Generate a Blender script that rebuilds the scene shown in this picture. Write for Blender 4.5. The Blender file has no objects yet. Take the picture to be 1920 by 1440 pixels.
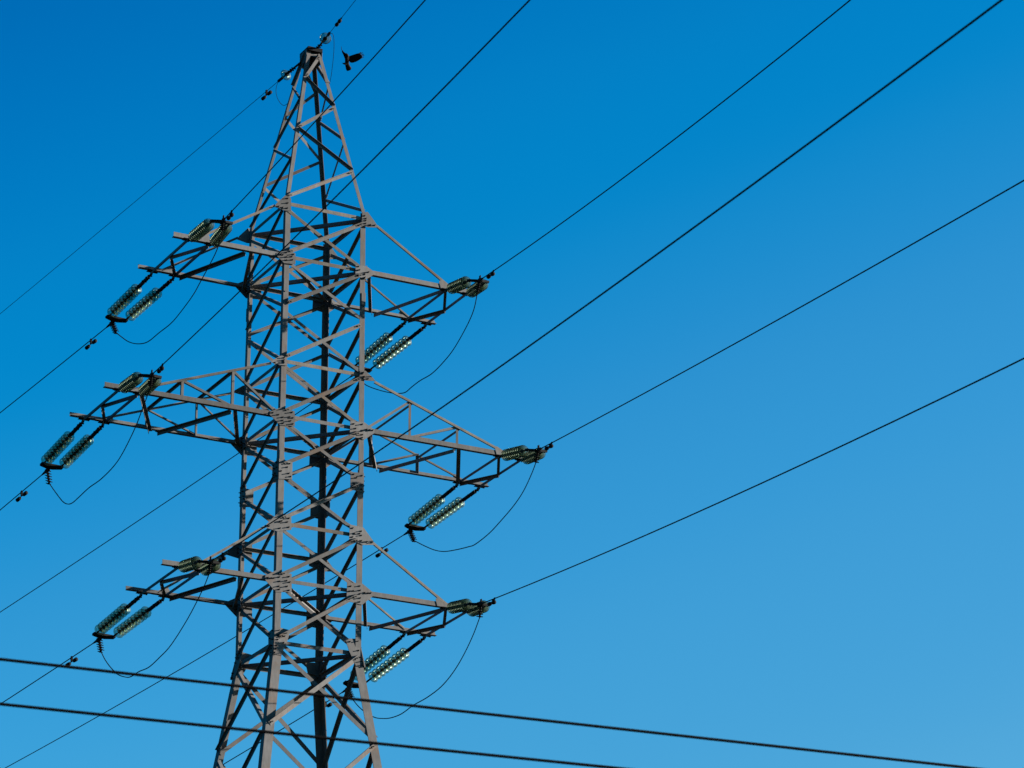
import bpy, bmesh, math, random
from mathutils import Vector, Matrix
random.seed(7)
scene = bpy.context.scene
COL = scene.collection
R_ = math.radians
ZB = 31.5                       # height of the upper crossarm level above the ground

# ------------------------------------------------------------------ camera
cam_d = bpy.data.cameras.new('camera')
cam = bpy.data.objects.new('camera', cam_d)
COL.objects.link(cam)
cam_d.sensor_fit = 'HORIZONTAL'
cam_d.sensor_width = 36.0
cam_d.lens = 36.0 * 6900.04 / 1920.0
cam_d.clip_start = 0.1
cam_d.clip_end = 20000
RT = Vector((8.88103141e-01, -4.59643955e-01, 4.94613099e-04))
DN = Vector((1.63667309e-01, 3.15224615e-01, -9.34797547e-01))
FW = Vector((4.29518128e-01, 8.30277590e-01, 3.55180660e-01))
CAMP = Vector((-29.3479522, -66.25704139, -29.86240739 + ZB))
m3 = Matrix((RT, -DN, -FW)).transposed()
cam.matrix_world = Matrix.Translation(CAMP) @ m3.to_4x4()
cam_d.dof.use_dof = True
cam_d.dof.focus_distance = 79.0
cam_d.dof.aperture_fstop = 5.0
scene.camera = cam

# ------------------------------------------------------------------ light
SUN = Vector((0.915, -0.29, 0.275)).normalized()
SUN_EL = math.asin(SUN.z)
SUN_AZ = math.atan2(SUN.x, SUN.y)
world = bpy.data.worlds.new('World')
scene.world = world
world.use_nodes = True
wt = world.node_tree
wt.nodes.clear()
N = wt.nodes.new
sky = N('ShaderNodeTexSky')
sky.sky_type = 'NISHITA'
sky.sun_disc = False
sky.sun_elevation = SUN_EL
sky.sun_rotation = SUN_AZ
sky.altitude = 300
sky.air_density = 1.0
sky.dust_density = 0.3
sky.ozone_density = 3.0
# the photograph's sky is deepened (polarised) across the sun's bearing: tint the Sky Texture along that direction
tcw = N('ShaderNodeTexCoord')
axis = N('ShaderNodeVectorMath'); axis.operation = 'DOT_PRODUCT'
SH = Vector((SUN.x, SUN.y, 0)).normalized()
AX = SH * 0.35 - Vector((0, 0, 1))
axis.inputs[1].default_value = AX
rampn = N('ShaderNodeValToRGB')
TINT = [(0.0, (0.0, 0.40, 0.68)), (1.0, (0.42, 0.74, 0.72)), (0.2055, (0.0, 0.435, 0.744)), (0.3078, (0.003, 0.545, 0.804)), (0.3961, (0.0167, 0.595, 0.809)),
        (0.476, (0.097, 0.636, 0.805)), (0.5724, (0.1645, 0.6626, 0.7865)), (0.7075, (0.245, 0.654, 0.728))]
mrw = N('ShaderNodeMapRange')
mrw.inputs['From Min'].default_value = -0.55
mrw.inputs['From Max'].default_value = 0.0
mulw = N('ShaderNodeMixRGB'); mulw.blend_type = 'MULTIPLY'; mulw.inputs['Fac'].default_value = 1.0
bgn = N('ShaderNodeBackground')
bgn.inputs['Strength'].default_value = 0.0575
wo = N('ShaderNodeOutputWorld')
L = wt.links.new
L(tcw.outputs['Generated'], axis.inputs[0])
L(axis.outputs['Value'], mrw.inputs['Value'])
L(mrw.outputs['Result'], rampn.inputs['Fac'])
cr = rampn.color_ramp
cr.interpolation = 'CARDINAL'
cr.elements[0].position, cr.elements[1].position = 0.0, 1.0
cr.elements[0].color = TINT[0][1] + (1,)
cr.elements[1].color = TINT[1][1] + (1,)
for p_, c_ in TINT[2:]:
    cr.elements.new(p_).color = c_ + (1,)
L(sky.outputs[0], mulw.inputs['Color1'])
L(rampn.outputs['Color'], mulw.inputs['Color2'])
L(mulw.outputs[0], bgn.inputs['Color'])
L(bgn.outputs[0], wo.inputs['Surface'])

sd = bpy.data.lights.new('sun', 'SUN')
so = bpy.data.objects.new('sun', sd)
COL.objects.link(so)
sd.energy = 5.0
sd.angle = R_(0.5)
sd.color = (1.0, 0.925, 0.82)
so.rotation_euler = SUN.to_track_quat('Z', 'Y').to_euler()

scene.view_settings.view_transform = 'Standard'
scene.view_settings.look = 'None'
scene.view_settings.exposure = 2.1
scene.view_settings.gamma = 1.0
scene.cycles.max_bounces = 14
scene.cycles.transmission_bounces = 14
scene.cycles.transparent_max_bounces = 96

# ------------------------------------------------------------------ materials
def steel(name, base, rust_amt=0.5, var=0.14):
    m = bpy.data.materials.new(name)
    m.use_nodes = True
    t = m.node_tree
    b = t.nodes['Principled BSDF']
    tc = t.nodes.new('ShaderNodeTexCoord')
    oi = t.nodes.new('ShaderNodeObjectInfo')
    n1 = t.nodes.new('ShaderNodeTexNoise'); n1.inputs['Scale'].default_value = 3.0; n1.inputs['Detail'].default_value = 6
    n2 = t.nodes.new('ShaderNodeTexNoise'); n2.inputs['Scale'].default_value = 1.3; n2.inputs['Detail'].default_value = 8; n2.inputs['Roughness'].default_value = 0.7
    n3 = t.nodes.new('ShaderNodeTexNoise'); n3.inputs['Scale'].default_value = 22.0; n3.inputs['Detail'].default_value = 4
    mp = t.nodes.new('ShaderNodeMapping'); mp.inputs['Scale'].default_value = (1.0, 1.0, 0.22)
    t.links.new(tc.outputs['Object'], mp.inputs['Vector'])
    for n in (n1, n2):
        t.links.new(tc.outputs['Object'], n.inputs['Vector'])
    t.links.new(mp.outputs[0], n3.inputs['Vector'])
    r1 = t.nodes.new('ShaderNodeValToRGB')
    r1.color_ramp.elements[0].position = 0.3
    r1.color_ramp.elements[1].position = 0.7
    r1.color_ramp.elements[0].color = tuple(c * (1 - var) for c in base) + (1,)
    r1.color_ramp.elements[1].color = tuple(min(1, c * (1 + var)) for c in base) + (1,)
    t.links.new(n1.outputs['Fac'], r1.inputs['Fac'])
    # tone differs a little from bar to bar
    mr = t.nodes.new('ShaderNodeMapRange')
    mr.inputs['To Min'].default_value = 0.72; mr.inputs['To Max'].default_value = 1.30
    t.links.new(oi.outputs['Random'], mr.inputs['Value'])
    mv = t.nodes.new('ShaderNodeVectorMath'); mv.operation = 'SCALE'
    t.links.new(r1.outputs['Color'], mv.inputs[0])
    t.links.new(mr.outputs['Result'], mv.inputs['Scale'])
    # fine streaks
    mr3 = t.nodes.new('ShaderNodeMapRange')
    mr3.inputs['From Min'].default_value = 0.3; mr3.inputs['From Max'].default_value = 0.7
    mr3.inputs['To Min'].default_value = 0.86; mr3.inputs['To Max'].default_value = 1.12
    t.links.new(n3.outputs['Fac'], mr3.inputs['Value'])
    mv3 = t.nodes.new('ShaderNodeVectorMath'); mv3.operation = 'SCALE'
    t.links.new(mv.outputs[0], mv3.inputs[0])
    t.links.new(mr3.outputs['Result'], mv3.inputs['Scale'])
    # rust patches
    r2 = t.nodes.new('ShaderNodeValToRGB')
    r2.color_ramp.elements[0].position = 0.54
    r2.color_ramp.elements[1].position = 0.66
    r2.color_ramp.elements[0].color = (0, 0, 0, 1)
    r2.color_ramp.elements[1].color = (rust_amt,) * 3 + (1,)
    t.links.new(n2.outputs['Fac'], r2.inputs['Fac'])
    mx = t.nodes.new('ShaderNodeMixRGB')
    mx.inputs['Color2'].default_value = (0.095, 0.048, 0.02, 1)
    t.links.new(r2.outputs['Color'], mx.inputs['Fac'])
    t.links.new(mv3.outputs[0], mx.inputs['Color1'])
    t.links.new(mx.outputs[0], b.inputs['Base Color'])
    b.inputs['Roughness'].default_value = 0.7
    b.inputs['Specular IOR Level'].default_value = 0.12
    b.inputs['Metallic'].default_value = 0.0
    bp = t.nodes.new('ShaderNodeBump'); bp.inputs['Strength'].default_value = 0.15; bp.inputs['Distance'].default_value = 0.004
    t.links.new(n3.outputs['Fac'], bp.inputs['Height'])
    t.links.new(bp.outputs[0], b.inputs['Normal'])
    return m

def plain(name, col, rough=0.6, metal=0.0, vscale=8.0, var=0.2):
    m = bpy.data.materials.new(name)
    m.use_nodes = True
    t = m.node_tree
    b = t.nodes['Principled BSDF']
    tc = t.nodes.new('ShaderNodeTexCoord')
    n = t.nodes.new('ShaderNodeTexNoise'); n.inputs['Scale'].default_value = vscale; n.inputs['Detail'].default_value = 5
    t.links.new(tc.outputs['Object'], n.inputs['Vector'])
    r = t.nodes.new('ShaderNodeValToRGB')
    r.color_ramp.elements[0].position = 0.3; r.color_ramp.elements[1].position = 0.7
    r.color_ramp.elements[0].color = tuple(c * (1 - var) for c in col) + (1,)
    r.color_ramp.elements[1].color = tuple(c * (1 + var) for c in col) + (1,)
    t.links.new(n.outputs['Fac'], r.inputs['Fac'])
    t.links.new(r.outputs['Color'], b.inputs['Base Color'])
    b.inputs['Roughness'].default_value = rough
    b.inputs['Specular IOR Level'].default_value = 0.05
    b.inputs['Metallic'].default_value = metal
    return m

M_STEEL = steel('weathered_grey_steel', (0.074, 0.0715, 0.071), 0.45)
M_RUSTY = steel('rust_spotted_steel', (0.083, 0.074, 0.064), 0.85, 0.3)
M_BOLT = plain('dark_bolt_steel', (0.008, 0.008, 0.009), 0.7, 0.0)
M_FIT = plain('dark_galvanised_fittings', (0.004, 0.0038, 0.0042), 0.7, 0.0)
M_CAP = plain('grey_green_iron_caps', (0.028, 0.034, 0.028), 0.8, 0.0)
M_WIRE = plain('weathered_aluminium_cable', (0.003, 0.003, 0.0035), 0.85, 0.0)
M_BLACK = plain('black_sheathed_cable', (0.0006, 0.0006, 0.0010), 0.9)
M_FEATHER = plain('black_brown_feathers', (0.0022, 0.0018, 0.0018), 0.7, 0, 30, 0.5)
M_CROWBODY = plain('dusky_breast_feathers', (0.011, 0.0085, 0.008), 0.8, 0, 30, 0.4)

M_GLASS = bpy.data.materials.new('green_toughened_glass')
M_GLASS.use_nodes = True
_t = M_GLASS.node_tree
_t.nodes.clear()
_n = _t.nodes.new
_tr = _n('ShaderNodeBsdfTransparent'); _tr.inputs['Color'].default_value = (0.82, 0.875, 0.79, 1)
_di = _n('ShaderNodeBsdfTranslucent'); _di.inputs['Color'].default_value = (0.15, 0.165, 0.13, 1)
_d2 = _n('ShaderNodeBsdfDiffuse'); _d2.inputs['Color'].default_value = (0.032, 0.045, 0.035, 1)
_gl = _n('ShaderNodeBsdfGlossy'); _gl.inputs['Roughness'].default_value = 0.38
_gl.inputs['Color'].default_value = (0.30, 0.35, 0.31, 1)
_fr = _n('ShaderNodeFresnel'); _fr.inputs['IOR'].default_value = 1.25
_lw = _n('ShaderNodeLayerWeight'); _lw.inputs['Blend'].default_value = 0.35
_mr = _n('ShaderNodeMapRange'); _mr.inputs['To Min'].default_value = 0.20; _mr.inputs['To Max'].default_value = 0.58
_ad = _n('ShaderNodeMixShader'); _ad.inputs['Fac'].default_value = 0.5
_m1 = _n('ShaderNodeMixShader')
_m2 = _n('ShaderNodeMixShader')
_out = _n('ShaderNodeOutputMaterial')
_l = _t.links.new
_l(_lw.outputs['Facing'], _mr.inputs['Value'])
_l(_mr.outputs['Result'], _m1.inputs['Fac'])
_l(_di.outputs[0], _ad.inputs[1]); _l(_d2.outputs[0], _ad.inputs[2])
_l(_tr.outputs[0], _m1.inputs[1]); _l(_ad.outputs[0], _m1.inputs[2])
_l(_fr.outputs[0], _m2.inputs['Fac'])
_l(_m1.outputs[0], _m2.inputs[1]); _l(_gl.outputs[0], _m2.inputs[2])
_l(_m2.outputs[0], _out.inputs['Surface'])

# ------------------------------------------------------------------ helpers
def V(*a):
    return Vector(a)

def link(name, bm, mat, parent=None, loc=None, smooth=False):
    me = bpy.data.meshes.new(name)
    bmesh.ops.recalc_face_normals(bm, faces=bm.faces)
    if loc is not None:
        bmesh.ops.translate(bm, verts=bm.verts, vec=-Vector(loc))
    bm.to_mesh(me)
    bm.free()
    if isinstance(mat, (list, tuple)):
        for mm in mat:
            me.materials.append(mm)
    else:
        me.materials.append(mat)
    if smooth:
        for p in me.polygons:
            p.use_smooth = True
    o = bpy.data.objects.new(name, me)
    COL.objects.link(o)
    if loc is not None:
        o.location = loc
    if parent is not None:
        o.parent = parent
    return o

def empty(name, loc=(0, 0, 0), parent=None):
    o = bpy.data.objects.new(name, None)
    o.empty_display_size = 0.3
    COL.objects.link(o)
    o.location = loc
    if parent is not None:
        o.parent = parent
    return o

def tag(o, label, cat, group=None, kind=None):
    if label: o['label'] = label
    if cat: o['category'] = cat
    if group: o['group'] = group
    if kind: o['kind'] = kind
    return o

def child(o, parent):
    """parent o, keeping its world place (parents here have no rotation)"""
    o.parent = parent
    off = Vector(parent.location)
    q = parent.parent
    while q is not None:
        off = off + Vector(q.location); q = q.parent
    o.location = Vector(o.location) - off
    return o

def prism(bm, p0, p1, prof, ea, eb, mi=0):
    """sweep a closed 2D profile (list of (a,b)) from p0 to p1 along axes ea, eb"""
    r0 = [bm.verts.new(p0 + ea * a + eb * b) for a, b in prof]
    r1 = [bm.verts.new(p1 + ea * a + eb * b) for a, b in prof]
    n = len(prof)
    fs = []
    for i in range(n):
        j = (i + 1) % n
        fs.append(bm.faces.new((r0[i], r0[j], r1[j], r1[i])))
    fs.append(bm.faces.new(r0[::-1]))
    fs.append(bm.faces.new(r1))
    for f in fs:
        f.material_index = mi
    return fs

def angle(bm, p0, p1, da, db, w, t, w2=None):
    """L-section: heel runs p0-p1, one flange towards da (width w), one towards db (width w2)"""
    p0 = Vector(p0); p1 = Vector(p1)
    ax = (p1 - p0).normalized()
    ea = Vector(da); ea = (ea - ax * ea.dot(ax)).normalized()
    eb = Vector(db); eb = (eb - ax * eb.dot(ax) - ea * eb.dot(ea)).normalized()
    w2 = w2 or w
    prism(bm, p0, p1, [(0, 0), (w, 0), (w, t), (t, t), (t, w2), (0, w2)], ea, eb)

def box(bm, c, ea, eb, ec, sa, sb, sc, mi=0):
    ea, eb, ec = (Vector(e).normalized() for e in (ea, eb, ec))
    c = Vector(c)
    prism(bm, c - ec * sc / 2, c + ec * sc / 2, [(-sa / 2, -sb / 2), (sa / 2, -sb / 2), (sa / 2, sb / 2), (-sa / 2, sb / 2)], ea, eb, mi)

def frame_of(d):
    d = Vector(d).normalized()
    h = V(0, 0, 1) if abs(d.z) < 0.9 else V(1, 0, 0)
    a = d.cross(h).normalized()
    return a, a.cross(d).normalized(), d

def cyl(bm, p0, p1, r, n=8, mi=0, r2=None):
    p0 = Vector(p0); p1 = Vector(p1)
    a, b, d = frame_of(p1 - p0)
    r2 = r if r2 is None else r2
    A = [bm.verts.new(p0 + (a * math.cos(2 * math.pi * i / n) + b * math.sin(2 * math.pi * i / n)) * r) for i in range(n)]
    B = [bm.verts.new(p1 + (a * math.cos(2 * math.pi * i / n) + b * math.sin(2 * math.pi * i / n)) * r2) for i in range(n)]
    fs = [bm.faces.new((A[i], A[(i + 1) % n], B[(i + 1) % n], B[i])) for i in range(n)]
    fs += [bm.faces.new(A[::-1]), bm.faces.new(B)]
    for f in fs:
        f.material_index = mi

def lathe(bm, p0, d, prof, n=20, mi=0, closed=True):
    """prof: list of (along, radius), a closed loop when closed"""
    a, b, d = frame_of(d)
    p0 = Vector(p0)
    rings = []
    for s, r in prof:
        rings.append([bm.verts.new(p0 + d * s + (a * math.cos(2 * math.pi * i / n) + b * math.sin(2 * math.pi * i / n)) * r) for i in range(n)])
    m = len(prof)
    for k in range(m if closed else m - 1):
        A = rings[k]; B = rings[(k + 1) % m]
        for i in range(n):
            f = bm.faces.new((A[i], A[(i + 1) % n], B[(i + 1) % n], B[i]))
            f.material_index = mi
    if not closed:
        for ring in (rings[0], rings[-1]):
            f = bm.faces.new(ring); f.material_index = mi

def tube(bm, pts, r, n=6, mi=0):
    pts = [Vector(p) for p in pts]
    rings = []
    prev = None
    for i, p in enumerate(pts):
        d = (pts[min(i + 1, len(pts) - 1)] - pts[max(i - 1, 0)]).normalized()
        if prev is None:
            a, b, _ = frame_of(d)
        else:
            a = (prev - d * prev.dot(d)).normalized(); b = a.cross(d)
        prev = a
        rr = r[i] if isinstance(r, (list, tuple)) else r
        rings.append([bm.verts.new(p + (a * math.cos(2 * math.pi * k / n) + b * math.sin(2 * math.pi * k / n)) * rr) for k in range(n)])
    for A, B in zip(rings, rings[1:]):
        for k in range(n):
            f = bm.faces.new((A[k], A[(k + 1) % n], B[(k + 1) % n], B[k])); f.material_index = mi
    for ring in (rings[0], rings[-1]):
        f = bm.faces.new(ring); f.material_index = mi

def smooth_path(pts, per=6):
    pts = [Vector(p) for p in pts]
    P = [pts[0] * 2 - pts[1]] + pts + [pts[-1] * 2 - pts[-2]]
    out = []
    for i in range(1, len(P) - 2):
        for k in range(per):
            t = k / per
            a, b, c, d = P[i - 1], P[i], P[i + 1], P[i + 2]
            out.append(0.5 * ((2 * b) + (c - a) * t + (2 * a - 5 * b + 4 * c - d) * t * t + (3 * b - a - 3 * c + d) * t ** 3))
    out.append(pts[-1])
    return out

def midpoint(*ps):
    s = Vector((0, 0, 0))
    for p in ps: s += Vector(p)
    return s / len(ps)

# ------------------------------------------------------------------ ground (outside the frame)
gb = bmesh.new()
S = 6000
vs = [gb.verts.new((x, y, 0)) for x, y in ((-S, -S), (S, -S), (S, S), (-S, S))]
gb.faces.new(vs)
M_GR = plain('dry_meadow', (0.013, 0.018, 0.013), 0.95, 0, 0.35, 0.5)
tag(link('ground', gb, M_GR), 'dry grassy field below the tower', None, None, 'structure')

# ------------------------------------------------------------------ the tower
ZN = {0: 5.2555, 1: 1.2076, 2: 0.0, 3: -1.146, 4: -2.3496, 5: -3.5547, 6: -4.7202, 7: -5.8908, 8: -7.1004, 9: -8.4215, 10: -10.297}
WN = {0: 0.1492, 1: 0.9481, 2: 0.95, 3: 0.9518, 4: 0.9537, 5: 0.9556, 6: 0.9575, 7: 0.9593, 8: 0.9613, 9: 0.9633, 10: 1.2264}
Q = 1.0318
SL = (WN[10] - WN[9]) / (ZN[9] - ZN[10])
ZG = -ZB + 0.35
WN[11] = WN[10] + SL * 2.6; ZN[11] = ZN[10] - 2.6
WN[12] = WN[11] + SL * 3.4; ZN[12] = ZN[11] - 3.4
WN[13] = WN[12] + SL * 4.4; ZN[13] = ZN[12] - 4.4
WN[14] = WN[13] + SL * (ZN[13] - ZG); ZN[14] = ZG

tower = empty('transmission_tower', (0, 0, 0))
tag(tower, 'tall grey steel lattice power transmission tower with six crossarms', 'transmission tower')

def wz(z):
    ks = sorted(ZN, key=lambda k: -ZN[k])
    for a, b in zip(ks, ks[1:]):
        if ZN[a] >= z >= ZN[b]:
            t = (ZN[a] - z) / (ZN[a] - ZN[b])
            return WN[a] + t * (WN[b] - WN[a])
    return WN[ks[0]] if z > ZN[ks[0]] else WN[ks[-1]]

def LP(sx, sy, z):
    w = wz(z)
    return V(sx * w, sy * w * Q, z + ZB)

LEGS = {'A': (-1, -1), 'B': (1, -1), 'C': (-1, 1), 'D': (1, 1)}
def legp(L, n):
    return LP(LEGS[L][0], LEGS[L][1], ZN[n])

# legs: one angle-iron run, heavier towards the ground
for L, (sx, sy) in LEGS.items():
    bm = bmesh.new()
    for zt, zb, w, t in ((ZN[0] + 0.06, ZN[1] + 0.12, 0.078, 0.009), (ZN[1] + 0.12, ZN[6] + 0.25, 0.115, 0.011),
                         (ZN[6] + 0.25, ZN[9], 0.128, 0.013), (ZN[9], ZN[11], 0.185, 0.016), (ZN[11], ZG, 0.20, 0.018)):
        p0 = LP(sx, sy, zt); p1 = LP(sx, sy, zb)
        angle(bm, p0, p1, (-sx, 0, 0), (0, -sy, 0), w, t)
    # splice plates and climbing bolts
    for zz in (ZN[6] + 0.25, ZN[3] + 0.5):
        c = LP(sx, sy, zz)
        box(bm, c + V(-sx * 0.055, sy * 0.004, 0), (1, 0, 0), (0, 1, 0), (0, 0, 1), 0.09, 0.008, 0.30)
    if L in 'B':
        z = -14.0
        while z < ZN[1]:
            c = LP(sx, sy, z)
            z += 0.45
    # concrete footing stub
    foot = LP(sx, sy, ZG)
    link('leg', bm, M_STEEL, tower)
    fb = bmesh.new()
    box(fb, (foot.x, foot.y, 0.15), (1, 0, 0), (0, 1, 0), (0, 0, 1), 0.9, 0.9, 0.5)
    link('footing', fb, plain('concrete', (0.3, 0.29, 0.27), 0.9) if 'concrete' not in bpy.data.materials else bpy.data.materials['concrete'], tower)

# faces seen from outside: left leg, right leg, outward normal, inward direction along the face from the left leg
FACES = [('A', 'B', V(0, -1, 0)), ('C', 'A', V(-1, 0, 0)), ('D', 'C', V(0, 1, 0)), ('B', 'D', V(1, 0, 0))]
UP = V(0, 0, 1)

def brace_outer(pl, pr, n, w, t, name, mat=M_STEEL, off=0.002, gap=0.05):
    """brace bolted on the outside of the flanges; its second flange stands out along the upper edge"""
    d = (pr - pl).normalized()
    dn = n.cross(d).normalized()
    if dn.z > 0: dn = -dn
    bm = bmesh.new()
    a = pl + d * gap - dn * w / 2 + n * off
    b = pr - d * gap - dn * w / 2 + n * off
    angle(bm, a, b, dn, n, w, t, w * (0.9 if abs(n.y) > 0.5 else 0.55))
    for e, s in ((a, 1), (b, -1)):
        for k in (0.035, 0.09):
            c = e + d * s * k + dn * w * 0.55 + n * t
            cyl(bm, c, c + n * 0.028, 0.013, 6)
    return link(name, bm, mat, tower)

def brace_inner(pl, pr, n, w, t, name, mat=M_STEEL, off=-0.016, gap=0.03):
    """brace bolted behind the flanges, its second flange pointing inwards along the upper edge"""
    d = (pr - pl).normalized()
    dn = n.cross(d).normalized()
    if dn.z > 0: dn = -dn
    bm = bmesh.new()
    a = pl + d * gap - dn * w / 2 + n * off
    b = pr - d * gap - dn * w / 2 + n * off
    angle(bm, a, b, dn, -n, w, t, w * 0.9)
    return link(name, bm, mat, tower)

LEGW = 0.06
def inset(L, n_, z):
    """a point on a leg's flange in the face whose outward normal is n_"""
    sx, sy = LEGS[L]
    p = LP(sx, sy, z)
    if abs(n_.y) > 0.5: p = p + V(-sx * LEGW, 0, 0)
    else: p = p + V(0, -sy * LEGW, 0)
    return p

k = 0
for l, r, n in FACES:
    for i in range(1, 11):
        w = 0.074 if i < 9 else 0.092
        zt, zb = ZN[i] - 0.07, ZN[i + 1] + 0.07
        if i == 1: zt = ZN[1] - 0.12
        brace_outer(inset(l, n, zb), inset(r, n, zt), n, w, 0.008, 'diagonal_brace', M_STEEL, 0.002 if i < 9 else 0.003, 0.05 if i < 9 else 0.02)
        brace_inner(inset(l, n, zt - 0.03), inset(r, n, zb - 0.03), n, w * 0.92, 0.008, 'diagonal_brace', M_RUSTY if i in (1, 4) else M_STEEL)
    for i in (1, 2, 4, 5, 7, 8, 9):
        brace_inner(inset(l, n, ZN[i]), inset(r, n, ZN[i]), n, 0.078 if i < 9 else 0.085, 0.008, 'horizontal_strut',
                    M_RUSTY if i in (1, 2, 4, 7) else M_STEEL, -0.027, 0.06)
# plan bracing inside the body
for i in (1, 2, 5, 8, 9):
    for a, b in (('B', 'C'), ('A', 'D')):
        if i == 1 and a == 'A': continue
        if i == 9 and a == 'A': continue
        pa, pb = legp(a, i), legp(b, i)
        d = (pb - pa).normalized()
        s = d.cross(UP)
        bm = bmesh.new()
        dz = V(0, 0, -0.05 if a == 'B' else (-0.066 if i != 8 else 0.02))
        angle(bm, pa + d * 0.16 + dz, pb - d * 0.16 + dz, s, UP if (a == 'B' or i != 8) else -UP, 0.075, 0.008)
        link('plan_brace', bm, M_STEEL, tower)

# zigzag bracing of the tapered peak (spirals round the four faces)
ZIG = {('A', 'B'): [('B', 5.20), ('A', 4.56), ('B', 3.93), ('A', 3.19), ('B', 2.35), ('A', 1.36)],
       ('C', 'A'): [('A', 5.25), ('C', 4.56), ('A', 3.97), ('C', 3.13), ('A', 2.36), ('C', 1.33)],
       ('D', 'C'): [('C', 5.15), ('D', 4.55), ('C', 3.89), ('D', 3.10), ('C', 2.30), ('D', 1.34)],
       ('B', 'D'): [('D', 5.15), ('B', 4.51), ('D', 3.92), ('B', 3.13), ('D', 2.28), ('B', 1.40)]}
LEGW_ = LEGW
LEGW = 0.035
for (l, r), seq in ZIG.items():
    n = [f[2] for f in FACES if f[0] == l and f[1] == r][0]
    for q in range(len(seq) - 1):
        (la, za), (lb, zb) = seq[q], seq[q + 1]
        dzz = 0.02 if q else 0.0
        pa = inset(la, n, za - dzz); pb = inset(lb, n, zb + 0.02)
        lo, hi = (pa, pb) if la == l else (pb, pa)
        wbr = 0.078 if (q == 0) else 0.066
        if l == 'C' and q == 0: wbr = 0.10
        brace_outer(lo, hi, n, wbr, 0.007, 'peak_brace', M_STEEL, 0.001, 0.0)
LEGW = LEGW_

# peak cap
cap = bmesh.new()
zc = ZB + ZN[0]
box(cap, (0, 0, zc + 0.10), (1, 0, 0), (0, 1, 0), (0, 0, 1), 0.34, 0.46, 0.014)
for s in (-1, 1):
    box(cap, (0, s * 0.222, zc + 0.055), (1, 0, 0), (0, 1, 0), (0, 0, 1), 0.34, 0.010, 0.072)
    box(cap, (s * 0.163, 0, zc + 0.055), (1, 0, 0), (0, 1, 0), (0, 0, 1), 0.010, 0.434, 0.072)
link('peak_cap', cap, M_BOLT, tower)
bm = bmesh.new()
box(bm, (0, -0.160, zc - 0.055), (1, 0, 0), (0, 1, 0), (0, 0, 1), 0.28, 0.010, 0.075)
link('cap_band', bm, M_STEEL, tower)
bm = bmesh.new()
box(bm, (0, 0.182, zc - 0.10), (1, 0, 0), (0, 1, 0), (0, 0, 1), 0.33, 0.010, 0.30)
link('cap_band', bm, M_STEEL, tower)
bm = bmesh.new()
box(bm, (-0.182, 0.0, zc - 0.04), (1, 0, 0), (0, 1, 0), (0, 0, 1), 0.010, 0.36, 0.20)
link('cap_band', bm, M_STEEL, tower)
bm = bmesh.new()
box(bm, (0.182, 0.0, zc - 0.08), (1, 0, 0), (0, 1, 0), (0, 0, 1), 0.010, 0.36, 0.26)
link('cap_band', bm, M_STEEL, tower)

# gusset plates with their rows of bolts
def gusset(L, n, z, poly, bolts, sc=(1.0, 1.0), off=0.0125, t=0.010):
    poly = [(a * sc[0] if a > 0.13 or a < -0.05 else a, b * sc[1]) for a, b in poly]
    bolts = [(a * sc[0], b * sc[1]) for a, b in bolts]
    drop = 0.12 if sc[1] > 0.8 else 0.35
    sx, sy = LEGS[L]
    u = V(-sx, 0, 0) if abs(n.y) > 0.5 else V(0, -sy, 0)
    p = LP(sx, sy, z)
    # lean with the leg
    p2 = LP(sx, sy, z - 0.2)
    v = (p - p2).normalized()
    nn = n
    bm = bmesh.new()
    prism(bm, p + nn * (off - t), p + nn * off, poly, u, v, 0)
    for a, b in bolts:
        if random.random() < drop: continue
        a += random.uniform(-0.008, 0.008); b += random.uniform(-0.012, 0.012)
        c = p + u * a + v * b + nn * off
        ln = random.uniform(0.036, 0.050)
        cyl(bm, c, c + nn * 0.012, 0.017, 6, 1)
        cyl(bm, c + nn * 0.012, c + nn * ln, 0.0105, 6, 1)
    return link('gusset_plate', bm, [M_STEEL, M_BOLT], tower)

P_TIE = [(0.115, 0.13), (0.13, -0.17), (-0.02, -0.19), (-0.30, -0.15), (-0.24, -0.06), (-0.01, 0.16)]
B_TIE = [(0.05, 0.09), (0.05, 0.0), (0.05, -0.06), (0.05, -0.12), (-0.08, -0.13), (-0.20, -0.13), (0.085, 0.04)]
P_PEN = [(0.0, 0.18), (0.34, 0.15), (0.35, -0.24), (0.0, -0.28), (-0.25, -0.05), (-0.24, 0.03)]
B_PEN = [(0.06, 0.12), (0.06, 0.03), (0.06, -0.06), (0.06, -0.15), (0.06, -0.23), (0.27, 0.09), (0.22, -0.02), (0.29, -0.03), (0.24, -0.13), (0.29, -0.20), (-0.12, 0.0), (-0.19, -0.005), (-0.05, -0.01)]
P_SQ = [(0.0, 0.20), (0.30, 0.17), (0.30, -0.20), (0.0, -0.24)]
B_SQ = [(0.05, 0.14), (0.05, 0.04), (0.05, -0.06), (0.05, -0.17), (0.24, 0.13), (0.18, 0.05), (0.22, -0.08), (0.26, -0.15)]
P_SM = [(0.0, 0.14), (0.20, 0.12), (0.22, -0.14), (0.0, -0.17)]
B_SM = [(0.05, 0.10), (0.05, 0.0), (0.05, -0.1), (0.15, 0.06), (0.16, -0.06)]
P_WA = [(0.0, 0.30), (0.33, 0.26), (0.27, -0.02), (0.17, -0.32), (-0.045, -0.32)]
B_WA = [(0.06, 0.22), (0.06, 0.12), (0.06, 0.02), (0.04, -0.12), (0.03, -0.2), (0.02, -0.28), (0.24, 0.19), (0.2, 0.10), (0.19, -0.04)]
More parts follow.
